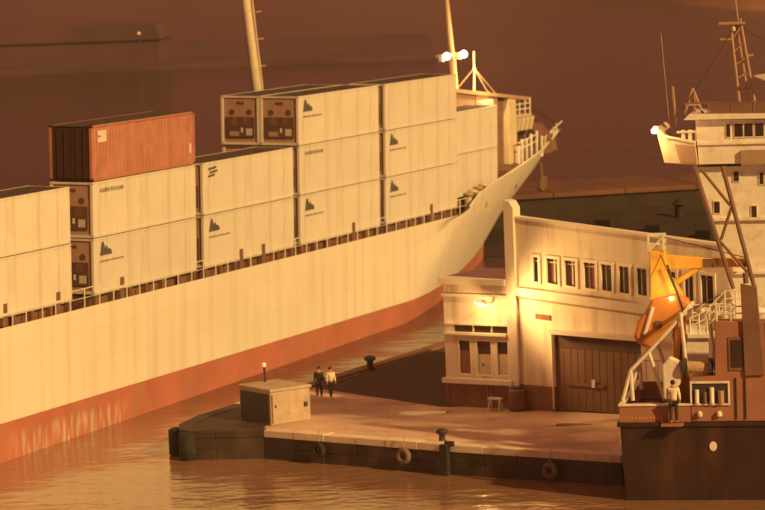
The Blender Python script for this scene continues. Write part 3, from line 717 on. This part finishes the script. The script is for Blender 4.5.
# barrel and white trestle by the office
br = MB().lathe([(.36, 0), (.42, .1), (.44, .35), (.41, .65), (.41, .68), (.44, .95), (.36, 1.1)], (0, 0, 0), 16).build('barrel', M_brown, None, smooth=True); br.location = (6.35, 166.0, ZQ); tag(br, 'dark brown barrel beside the warehouse corner pier', 'barrel')
MB().lathe([(.3, 0), (.34, .02), (.34, .06), (.3, .08)], (0, 0, 1.1), 16).build('lid', M_dark, br)
tr = empty('trestle', WHM @ Matrix.Translation((-.55, -.75, ZQ))); tag(tr, 'low white trestle with four legs in front of the office', 'trestle')
MB().box(-.4, .4, -.12, .12, .55, .65).build('top', M_wsteel, tr)
for u in (-.35, .35):
    for v in (-.2, .2): MB().tube((u, v, 0), (u * .8, v * .3, .56), .04, n=6).build('leg', M_wsteel, tr)
def skin_mesh(name, pts, edges, radii, m, parent, sub=1):
    me = bpy.data.meshes.new(name); me.from_pydata(pts, edges, []); o = bpy.data.objects.new(name, me); col.objects.link(o); o.parent = parent
    md = o.modifiers.new('skin', 'SKIN'); md.use_smooth_shade = True
    for i, r in enumerate(radii): me.skin_vertices[0].data[i].radius = (r, r) if not isinstance(r, tuple) else r
    me.skin_vertices[0].data[0].use_root = True
    s = o.modifiers.new('sub', 'SUBSURF'); s.levels = sub; s.render_levels = sub; me.materials.append(m); return o
def person(x, y, rz, lab, top, trousers, stride, z=ZQ, sc=.92, grp='people standing on the quay'):
    r = empty('person', Matrix.Translation((x, y, z)) @ Matrix.Rotation(rz, 4, 'Z') @ Matrix.Scale(sc, 4)); tag(r, lab, 'person', grp)
    k = stride
    skin_mesh('body', [(0, 0, .95), (0, 0, 1.2), (0, 0, 1.42), (0, -.01, 1.52), (0, -.02, 1.62), (0, -.01, 1.72),
        (.1, 0, .88), (.11, k * .5, .5), (.11, k, .09), (.11, k - .14, .04), (-.1, 0, .88), (-.11, -k * .4, .5), (-.11, -k, .09), (-.11, -k - .14, .04),
        (.19, 0, 1.4), (.25, -.02, 1.13), (.24, -.12, .9), (.24, -.17, .8), (-.19, 0, 1.4), (-.25, .02, 1.13), (-.25, -.05, .9), (-.25, -.07, .8)],
        [(0, 1), (1, 2), (2, 3), (3, 4), (4, 5), (0, 6), (6, 7), (7, 8), (8, 9), (0, 10), (10, 11), (11, 12), (12, 13), (2, 14), (14, 15), (15, 16), (16, 17), (2, 18), (18, 19), (19, 20), (20, 21)],
        [.13, .13, .14, .055, .085, .06, .085, .06, .04, .04, .085, .06, .04, .04, .06, .042, .032, .035, .06, .042, .032, .035], M_skin, r)
    skin_mesh('jacket', [(0, 0, .86), (0, 0, 1.2), (0, 0, 1.42), (.2, 0, 1.41), (.26, -.02, 1.13), (.25, -.11, .93), (-.2, 0, 1.41), (-.26, .02, 1.13), (-.26, -.05, .93)],
        [(0, 1), (1, 2), (2, 3), (3, 4), (4, 5), (2, 6), (6, 7), (7, 8)], [(.21, .17), (.18, .16), (.17, .15), .085, .065, .052, .085, .065, .052], top, r)
    skin_mesh('trousers', [(0, 0, .92), (.1, 0, .84), (.11, k * .5, .5), (.11, k, .1), (-.1, 0, .84), (-.11, -k * .4, .5), (-.11, -k, .1)],
        [(0, 1), (1, 2), (2, 3), (0, 4), (4, 5), (5, 6)], [.15, .11, .085, .065, .11, .085, .065], trousers, r)
    MB().lathe([(.03, -.06), (.095, -.02), (.098, .06), (.06, .12), (.01, .135)], (0, .015, 1.64), 12).build('hair', M_hair, r, smooth=True)
    return r
person(-2.9, 172.6, R(35), 'person in a pale loose coat walking beside the dark-dressed one', M_clothlt, M_clothdk, .16)
person(-3.5, 172.9, R(-20), 'person in dark clothes standing just right of the concrete block', M_clothdk, M_clothdk, .05)

# ------------------------------------------------------------------ work vessel on the right
VM = frame_mat(10.08, 147.2, 11, 0.20)
ve = empty('work_vessel', VM); tag(ve, 'dark hulled work vessel with white wheelhouse and yellow crane cut by the right edge', 'ship')
BEAM = 7.5; VL = 26.0
bm = bmesh.new(); rows = []
for z, dx, ins in ((-1.5, .5, .35), (-.2, .2, .12), (1.5, .06, .02), (3.25, 0, 0)):
    P = []
    n = 24
    for i in range(n + 1):
        u = dx + (VL + z * .6 - dx) * i / n; s = max(0, (u - 15) / (VL + z * .6 - 15)); y = ins + (BEAM / 2 - ins) * s ** (2.1 if z > 0 else 1.6)
        P.append((u, y, z))
    ring = [bm.verts.new(p) for p in P] + [bm.verts.new((u, BEAM - y, z)) for u, y, z in P[-2::-1]]
    rows.append(ring)
for A, B in zip(rows, rows[1:]):
    for i in range(len(A)): bm.faces.new([A[i], A[(i + 1) % len(A)], B[(i + 1) % len(B)], B[i]])
bm.faces.new(rows[-1])
vh = build_bm(bm, 'hull', M_tughull, ve, smooth=False)
MB().box(-.12, 15, -.1, -.005, 3.08, 3.27).build('rubbing_strake', M_tughull, ve, bevel=.03)
MB().box(-.12, -.006, -.1, BEAM, 3.08, 3.27).build('rubbing_strake', M_tughull, ve)
MB().lathe([(.14, -.03), (.22, -.02), (.22, .02), (.14, .03)], (0, 0, 0), 14).build('fairlead', M_wsteel, ve).matrix_local = Matrix.Translation((4.04, -.03, 2.2)) @ Matrix.Rotation(R(90), 4, 'X') @ Matrix.Scale(0.75, 4) @ Matrix.Scale(1.3, 4, (0, 1, 0))
# bulwark round the aft deck
bw = MB().box(0, 3.1, 0, .12, 3.28, 3.98).box(0, .12, .121, BEAM - .121, 3.28, 3.98).box(0, 3.1, BEAM - .12, BEAM, 3.28, 3.98).build('bulwark', M_tugside, ve)
MB().box(-.06, 3.1, -.05, .17, 3.985, 4.08).box(-.06, .17, .172, BEAM, 3.985, 4.08).build('bulwark_cap', M_wsteel, ve, bevel=.02)
t = MB(); x = .5
for k in range(9): t.box(x, x + .1 * random.uniform(.6, 1), -.012, -.002, 3.42, 3.42 + .1); x += .16
t.build('name_lettering', M_orange, ve)
# brown side of the deckhouse
sd = MB().prism([(3.12, 3.28), (7.5, 3.28), (7.5, 7.6), (4.25, 7.66), (4.2, 5.3), (3.12, 5.2)], 0.02, 1.1).build('side_house', M_tugside, ve, bevel=.03)
wf = MB().box(4.82, 5.68, -.03, .018, 5.52, 6.98).build('window', M_brown, sd); MB().box(4.92, 5.58, -.05, -.032, 5.65, 6.85).build('pane', M_glass, wf)
of = MB()
of.box(3.1, 4.82, -.06, .018, 4.96, 5.06); of.box(3.1, 4.82, -.06, .018, 4.0, 4.08); of.box(3.1, 3.18, -.06, .018, 4.082, 4.958); of.box(4.74, 4.82, -.06, .018, 4.082, 4.958)
of = of.build('hatch_frame', M_wsteel, sd, bevel=.015)
MB().box(3.18, 4.74, -.02, .017, 4.085, 4.955).build('hatch_back', M_dark, of)
for k, (u, r, m, hh) in enumerate(((3.4, .12, M_wsteel, .6), (3.75, .1, M_brown, .5), (4.05, .13, M_wsteel, .7), (4.45, .16, M_tan, .55))):
    MB().tube((u, -.08, 4.1), (u, -.08, 4.1 + hh), r * .8, n=8).build('valve', m, of)
for u in (3.5, 4.35):
    MB().lathe([(.02, -.14), (.12, -.08), (.12, .06), (.05, .14)], (u, -.08, 3.62), 10).build('deck_light', M_wsteel, sd)
MB().prism([(5.5, 5.3), (6.35, 5.3), (6.12, 9.15), (5.42, 9.32)], -.12, .0).build('exhaust_casing', M_brown, sd, bevel=.03)
MB().tube((5.65, .1, 9.3), (5.62, .1, 9.75), .12, n=10).build('exhaust_pipe', M_brown, sd)
# drum winch on the low side house
wn_ = MB().tube((3.0, .5, 5.62), (3.95, .5, 5.55), .27, n=14).build('winch_drum', M_rope, ve)
for u in (2.86, 3.98): MB().tube((u - .07, .5, 5.6), (u + .07, .5, 5.6), .42, n=16).build('flange', M_dark, wn_)
# gallows frame
def gallows(w):
    g = MB()
    for p, q in (((2.87, 7.95), (1.23, 6.23)), ((1.23, 6.23), (.42, 5.43)), ((.42, 5.43), (.48, 4.09)), ((.42, 5.43), (.02, 4.1)), ((1.23, 6.23), (1.87, 4.09))):
        g.tube((p[0], w, p[1]), (q[0], w, q[1]), .085, n=8)
    return g.build('gallows_frame', M_wsteel, ve)
gallows(1.0); gallows(4.4)
MB().tube((2.87, 1.0, 7.95), (2.87, 4.4, 7.95), .1, n=8).build('gallows_beam', M_wsteel, ve)
for p, q in (((2.68, 7.95), (2.9, 5.4)), ((3.92, 7.93), (4.16, 5.4))):
    MB().tube((p[0], .9, p[1]), (q[0], .9, q[1]), .085, n=8).build('samson_post', M_wsteel, ve)
MB().prism([(1.88, 4.2), (2.45, 4.2), (2.72, 5.3), (2.66, 5.85), (2.2, 6.1), (1.85, 5.7)], .4, .9).build('canvas_cover', M_wsteel, ve, bevel=.08)
MB().box(2.02, 2.22, .45, .85, 3.27, 4.2).build('cover_leg', M_dark, ve); MB().box(2.34, 2.5, .45, .85, 3.27, 4.2).build('cover_leg', M_dark, ve)
MB().box(2.72, 3.68, 2.8, 2.9, 5.5, 7.15).build('screen_panel', M_wsteel, ve)
# railings on the upper deck
MB().box(2.8, 6.5, 2.6, 7.3, 6.6, 6.78).build('upper_deck', M_wsteel, ve)
rl = MB()
pts = [(2.9, 7.45), (3.65, 7.8), (4.47, 8.66), (5.42, 8.66)]
for (a, za), (c, zc) in zip(pts, pts[1:]):
    for off in (0, -.35, -.7): rl.tube((a, 2.8, za + off), (c, 2.8, zc + off), .035, n=6)
rl = rl.build('railing', M_wsteel, ve)
for u, z in ((2.9, 7.45), (3.3, 7.63), (3.65, 7.8), (4.05, 8.2), (4.47, 8.66), (4.95, 8.66), (5.42, 8.66)):
    MB().tube((u, 2.8, 6.78), (u, 2.8, z), .04, n=6).build('post', M_wsteel, rl)
# crane
cp = MB().tube((2.35, 4, 3.27), (2.3, 4, 8.4), .38, .34, 14).build('crane_column', M_orange, ve, smooth=True)
MB().prism([(1.05, 8.0), (2.75, 8.0), (2.2, 8.95), (1.85, 9.4), (1.8, 10.4), (1.08, 10.4), (1.1, 9.0)], 3.6, 4.3).build('crane_tower', M_yellow, ve, bevel=.05)
ct = MB()
for u in (1.07, 1.73):
    for w_ in (3.62, 4.28): ct.box(u - .05, u + .05, w_ - .05, w_ + .05, 10.4, 11.05)
ct.box(1.02, 1.78, 3.57, 4.33, 11.05, 11.13); ct.box(1.12, 1.68, 3.6, 3.66, 10.68, 10.76)
ct.tube((1.1, 3.6, 10.42), (1.7, 3.6, 11.0), .04, n=6); ct.build('crane_head', M_wsteel, ve)
MB().prism([(1.8, 9.55), (5.4, 9.6), (5.4, 9.95), (3.6, 10.02), (1.8, 10.2)], 3.75, 4.15).build('crane_jib', M_yellow, ve, bevel=.04)
MB().prism([(3.5, 9.62), (4.1, 9.63), (4.1, 9.98), (3.5, 10.0)], 3.7, 3.748).build('jib_collar', M_brown, ve)
MB().tube((2.1, 3.95, 8.85), (3.35, 3.95, 9.65), .13, n=10).build('crane_ram', M_yellow, ve)
MB().prism([(1.15, 8.25), (2.3, 8.5), (2.85, 8.15), (2.75, 7.6), (1.95, 7.0), (1.15, 6.0), (.5, 6.2), (.28, 6.6), (.45, 7.2), (.85, 7.7)], 3.4, 4.2).build('crane_boom', M_orange, ve, bevel=.15)
MB().box(1.3, 1.6, 3.3, 3.398, 7.0, 7.3).build('boom_pin', M_brown, ve)
cl = MB().lathe([(.02, -.08), (.07, -.05), (.08, .03), (.02, .08)], (2.05, 3.35, 8.3), 12).build('crane_floodlight', M_lamp, ve, smooth=True)
lamp('crane_floodlight_lamp', ve, (1.9, 2.6, 8.7), 45, .2)
# white deckhouse with raking aft edge
dk = MB().prism([(4.8, 6.8), (18, 6.8), (18, 14.0), (3.0, 14.0), (4.3, 9.8)], 4.6, 7.3).build('deckhouse', M_wsteel, ve, bevel=.03)
for z, u in ((11.6, 3.75), (9.2, 4.5), (14.02, 5.2)): MB().box(u, 18.1, 4.42, 4.597, z, z + .12).build('deck_edge', M_wsteel, dk)
for u, z, ww, hh in ((4.85, 13.35, .22, .42), (6.0, 13.2, .16, .5), (6.3, 13.2, .16, .5), (3.95, 11.95, .24, .5), (5.6, 11.72, .22, .5), (6.3, 10.2, .3, .5), (7.6, 13.2, .3, .5), (7.6, 11.5, .3, .5)):
    f = MB().box(u - .05, u + ww + .05, 4.56, 4.598, z - .05, z + hh + .05).build('window', M_wsteel, dk); MB().box(u, u + ww, 4.545, 4.558, z, z + hh).build('pane', M_glass, f)
# wheelhouse
whs = MB().prism([(3.35, 14.15), (12, 14.15), (12, 16.0), (3.25, 16.12)], 4.2, 7.4).build('wheelhouse', M_wsteel, ve, bevel=.02)
MB().box(5.25, 12.1, 4.0, 4.197, 14.15, 14.75).build('painted_shade_band', M_tan, whs)  # tan strip painting in the shadow below the windows
MB().prism([(2.75, 16.16), (12.2, 16.1), (12.2, 16.28), (3.0, 16.42)], 3.85, 7.6).build('roof', M_wsteel, whs, bevel=.03)
MB().box(3.3, 12.1, 4.1, 4.197, 15.02, 15.12).build('sill', M_wsteel, whs)
for u in (4.62, 4.98, 5.42, 5.9, 6.4, 6.9, 7.4):
    ww = .16 if u < 4.9 else .36
    f = MB().box(u - .04, u + ww + .04, 4.16, 4.198, 15.3, 15.98).build('window', M_wsteel, whs); MB().box(u, u + ww, 4.145, 4.158, 15.36, 15.92).build('pane', M_glass, f)
wg = MB().prism([(1.85, 14.28), (3.32, 14.16), (3.24, 15.12), (2.1, 15.3), (1.62, 15.9), (1.5, 15.85)], 3.9, 7.3).build('bridge_wing', M_cream, ve, bevel=.03)
MB().prism([(2.62, 14.3), (3.3, 14.24), (3.24, 15.0), (2.35, 15.12)], 3.87, 3.898).build('wing_panel', M_tan, wg)
MB().prism([(1.95, 15.42), (3.28, 15.15), (3.28, 15.23), (1.95, 15.52)], 3.8, 3.9).build('wing_rail', M_wsteel, wg)
for u in (2.6, 2.9, 3.2): MB().box(u, u + .16, 4.3, 4.5, 15.16, 15.7).build('instrument', M_wsteel, wg, bevel=.02)
MB().tube((2.4, 4.3, 15.6), (3.4, 4.3, 15.62), .06, n=6).build('grab_rail', M_wsteel, wg)
fl = MB().box(1.42, 1.66, 3.6, 3.85, 15.7, 15.95).build('wing_floodlight', M_wsteel, ve, bevel=.03)
MB().lathe([(.02, -.12), (.13, -.08), (.14, .06), (.03, .13)], (1.5, 3.45, 15.75), 12).build('lens', M_lamp, fl, smooth=True)
lamp('wing_floodlight_lamp', ve, (1.35, 3.2, 15.3), 110, .15)
# lattice struts below the wing
lt = MB().tube((3.2, 3.6, 14.12), (4.78, 3.6, 8.65), .10, n=8).tube((4.45, 3.6, 14.1), (5.72, 3.6, 8.65), .10, n=8).build('lattice_leg', M_brown, ve)
for p, q in (((3.5, 14.0), (4.75, 12.35)), ((4.8, 12.28), (4.3, 10.85)), ((4.23, 10.8), (5.57, 9.2))):
    MB().tube((p[0], 3.6, p[1]), (q[0], 3.6, q[1]), .07, n=8).build('brace', M_brown, lt)
# mast and roof fittings
ma = MB()
legs = [((5.12, 5.8, 16.35), (4.8, 6.0, 19.9)), ((5.83, 5.8, 16.35), (5.2, 6.0, 20.5)), ((5.5, 6.6, 16.35), (5.0, 6.15, 20.3))]
for p, q in legs: ma.tube(p, q, .07, .055, n=8)
for k in range(6):
    t = (k + .5) / 6
    P = [Vector(p).lerp(Vector(q), t) for p, q in legs]
    for a_, c_ in ((0, 1), (1, 2), (2, 0)): ma.tube(P[a_], P[c_], .03, n=6)
mast = ma.build('mast', M_tan, ve)
MB().box(4.25, 5.4, 5.85, 6.1, 20.25, 20.36).build('yard', M_tan, mast)
MB().tube((5.12, 6, 20.3), (5.0, 6, 21.4), .045, n=6).build('antenna', M_tan, mast)
MB().box(4.3, 4.85, 5.9, 6.05, 19.55, 19.64).build('arm', M_tan, mast); MB().box(5.4, 5.75, 5.9, 6.05, 18.8, 18.9).build('arm', M_tan, mast)
MB().lathe([(.02, -.12), (.09, -.08), (.09, .06), (.03, .12)], (4.9, 5.9, 20.05), 8).build('mast_lantern', M_cream, mast)
MB().prism([(5.75, 17.95), (6.2, 17.75), (7.2, 17.5), (7.2, 18.0), (6.6, 18.05)], 5.2, 6.2).build('radar_scanner', M_cream, ve, bevel=.05)
rr = MB().box(2.8, 11, 4.1, 4.16, 16.86, 16.92).build('roof_rail', M_brown, ve)
MB().box(3.9, 11, 4.12, 4.15, 16.4, 16.85).build('dodger', M_brown, rr)
for k in range(9): MB().tube((2.85 + k * 1.0, 4.13, 16.35), (2.85 + k * 1.0, 4.13, 16.88), .035, n=6).build('post', M_brown, rr)
tri = MB()
for q in ((2.75, 4.6, 16.4), (3.55, 4.6, 16.4), (3.15, 5.4, 16.4)): tri.tube((3.12, 4.8, 17.5), q, .06, n=6)
tri = tri.build('roof_tripod', M_tan, ve); MB().box(2.9, 3.4, 4.6, 5.1, 16.75, 16.83).build('shelf', M_tan, tri)
MB().tube((2.36, 5, 15.2), (2.2, 5, 17.6), .06, n=6).build('whip_antenna', M_tan, ve)
MB().tube((2.05, 5, 15.3), (1.75, 5, 20.0), .02, n=5).build('whip_antenna', M_tan, ve)

for p, q in (((5.0, 6, 20.2), (2.7, 4.4, 16.6)), ((5.1, 6, 20.2), (11, 6, 16.5)), ((1.4, 4, 11.05), (5.3, 3.95, 10.0)), ((2.87, 1.0, 7.95), (4.3, 2.8, 8.5)), ((1.5, 3.8, 10.4), (2.8, 1.4, 7.95))):
    MB().tube(p, q, .022, n=5).build('wire', M_dark, ve)
for k in range(5):
    MB().tube((.35 + .55 * k, BEAM - .06, 4.08), (.35 + .55 * k, BEAM - .06, 4.95), .03, n=6).build('rail_post', M_wsteel, ve)
MB().tube((.1, BEAM - .06, 4.95), (3.0, BEAM - .06, 4.95), .03, n=6).build('aft_rail', M_wsteel, ve)
MB().box(.25, 1.2, 1.6, 2.6, 3.27, 3.75).build('deck_locker', M_wsteel, ve, bevel=.04)
for r_, z_ in ((.34, 3.33), (.32, 3.45), (.29, 3.57)): MB().torus((1.0, 3.4, z_), (0, 0, 1), r_, .06, 16, 6).build('rope_coil', M_rope, ve)
for u_ in (5.1, 5.5): MB().tube((u_, -.02, 3.4), (u_, -.02, 5.2), .035, n=6).build('hose', M_dark, sd)
MB().tube((6.5, -.0, 7.6), (6.5, -.0, 3.3), .04, n=6).build('pipe', M_wsteel, sd)

MB().box(1.85, 2.8, -.62, -.105, 3.16, 3.27).build('boarding_step', M_tugside, ve, bevel=.02)
pd = VM @ Vector((2.4, -.36, 3.275))
person(pd.x, pd.y, R(160), 'person in a pale jacket and dark trousers standing on the vessel side step', M_clothlt, M_clothdk, .06, pd.z, 1.08, None)
# denser deck gear: second rail, ladder, vents, lockers, hoses
r2 = MB()
for z in (7.15, 7.5, 7.85): r2.tube((2.85, 4.4, z), (4.9, 4.4, z + .05), .035, n=6)
r2 = r2.build('railing', M_wsteel, ve)
for k in range(6): MB().tube((2.85 + .4 * k, 4.4, 6.78), (2.85 + .4 * k, 4.4, 7.88), .035, n=6).build('post', M_wsteel, r2)
r3 = MB()
for z in (8.0, 8.3): r3.tube((4.3, .1, z), (7.4, .1, z), .03, n=6)
r3 = r3.build('railing', M_wsteel, ve)
for k in range(6): MB().tube((4.35 + .6 * k, .1, 7.6), (4.35 + .6 * k, .1, 8.32), .03, n=6).build('post', M_wsteel, r3)
ld = MB().tube((6.75, -.08, 3.3), (6.75, -.08, 8.2), .03, n=6).tube((7.1, -.08, 3.3), (7.1, -.08, 8.2), .03, n=6).build('ladder', M_wsteel, ve)
for k in range(14): MB().tube((6.75, -.08, 3.5 + .34 * k), (7.1, -.08, 3.5 + .34 * k), .022, n=5).build('rung', M_wsteel, ld)
for u_, w_, h_ in ((3.4, 3.6, .8), (4.7, 3.4, 1.0), (5.9, 3.9, .7)):
    MB().lathe([(.16, 0), (.16, h_), (.3, h_ + .05), (.28, h_ + .2), (.05, h_ + .3)], (u_, w_, 6.78), 12).build('mushroom_vent', M_wsteel, ve, smooth=True)
MB().box(3.7, 4.5, 3.9, 4.4, 6.785, 7.4).build('deck_locker', M_cream, ve, bevel=.04)
MB().tube((1.9, 3.35, 9.8), (2.6, 3.4, 7.6), .05, n=6).tube((2.6, 3.4, 7.6), (2.3, 3.5, 5.2), .05, n=6).build('hydraulic_hose', M_dark, ve)
MB().tube((1.2, 3.36, 7.9), (.8, 3.36, 6.7), .09, n=8).build('boom_cylinder', M_wsteel, ve)
for q in ((3.9, 9.99), (4.6, 9.97), (5.2, 9.95)): MB().box(q[0], q[0] + .14, 3.66, 3.74, q[1] - .38, q[1] - .2).build('jib_lug', M_brown, ve)

# ------------------------------------------------------------------ far side of the harbour
fs = empty('far_shed', frame_mat(-95, 560, 4)); tag(fs, 'long dim shed far across the dark water at upper left', 'shed')
MB().box(0, 60, 0, 14, 0, 5).build('wall', M_fardk, fs)
MB().prism([(-.5, 5.02), (60.5, 5.02), (59.5, 7.5), (.5, 7.5)], -.5, 14.5).build('roof', M_fardk, fs)
q2 = MB().box(-130, 10, 556, 640, -2, .9).build('far_quay', M_fardk); tag(q2, kind='structure')
fl = empty('far_lamp_post', (-37.5, 545, .0)); tag(fl, 'tiny distant lamp post with a pale spark of light, upper left', 'lamp')
MB().tube((0, 0, -1), (0, 0, 6.4), .12, n=6).build('post', M_fardk, fl); MB().lathe([(.03, -.2), (.2, -.1), (.2, .1), (.03, .2)], (0, 0, 6.5), 8).build('lantern', M_tiny, fl)
# ------------------------------------------------------------------ haze volume added to veil the darks and glow at the lamps
hz = MB().box(-330, 330, -14, 900, -10.5, 95).build('added_haze_box', M_dark); tag(hz, kind='stuff')
hmt = bpy.data.materials.new('added_haze'); hmt.use_nodes = True; hn = hmt.node_tree.nodes; hn.remove(hn['Principled BSDF'])
pv = hn.new('ShaderNodeVolumePrincipled'); pv.inputs['Color'].default_value = (0.96, 0.84, 0.80, 1); pv.inputs['Density'].default_value = HAZE
hmt.node_tree.links.new(pv.outputs[0], hn['Material Output'].inputs['Volume'])
hz.data.materials.clear(); hz.data.materials.append(hmt)
bpy.context.view_layer.update()
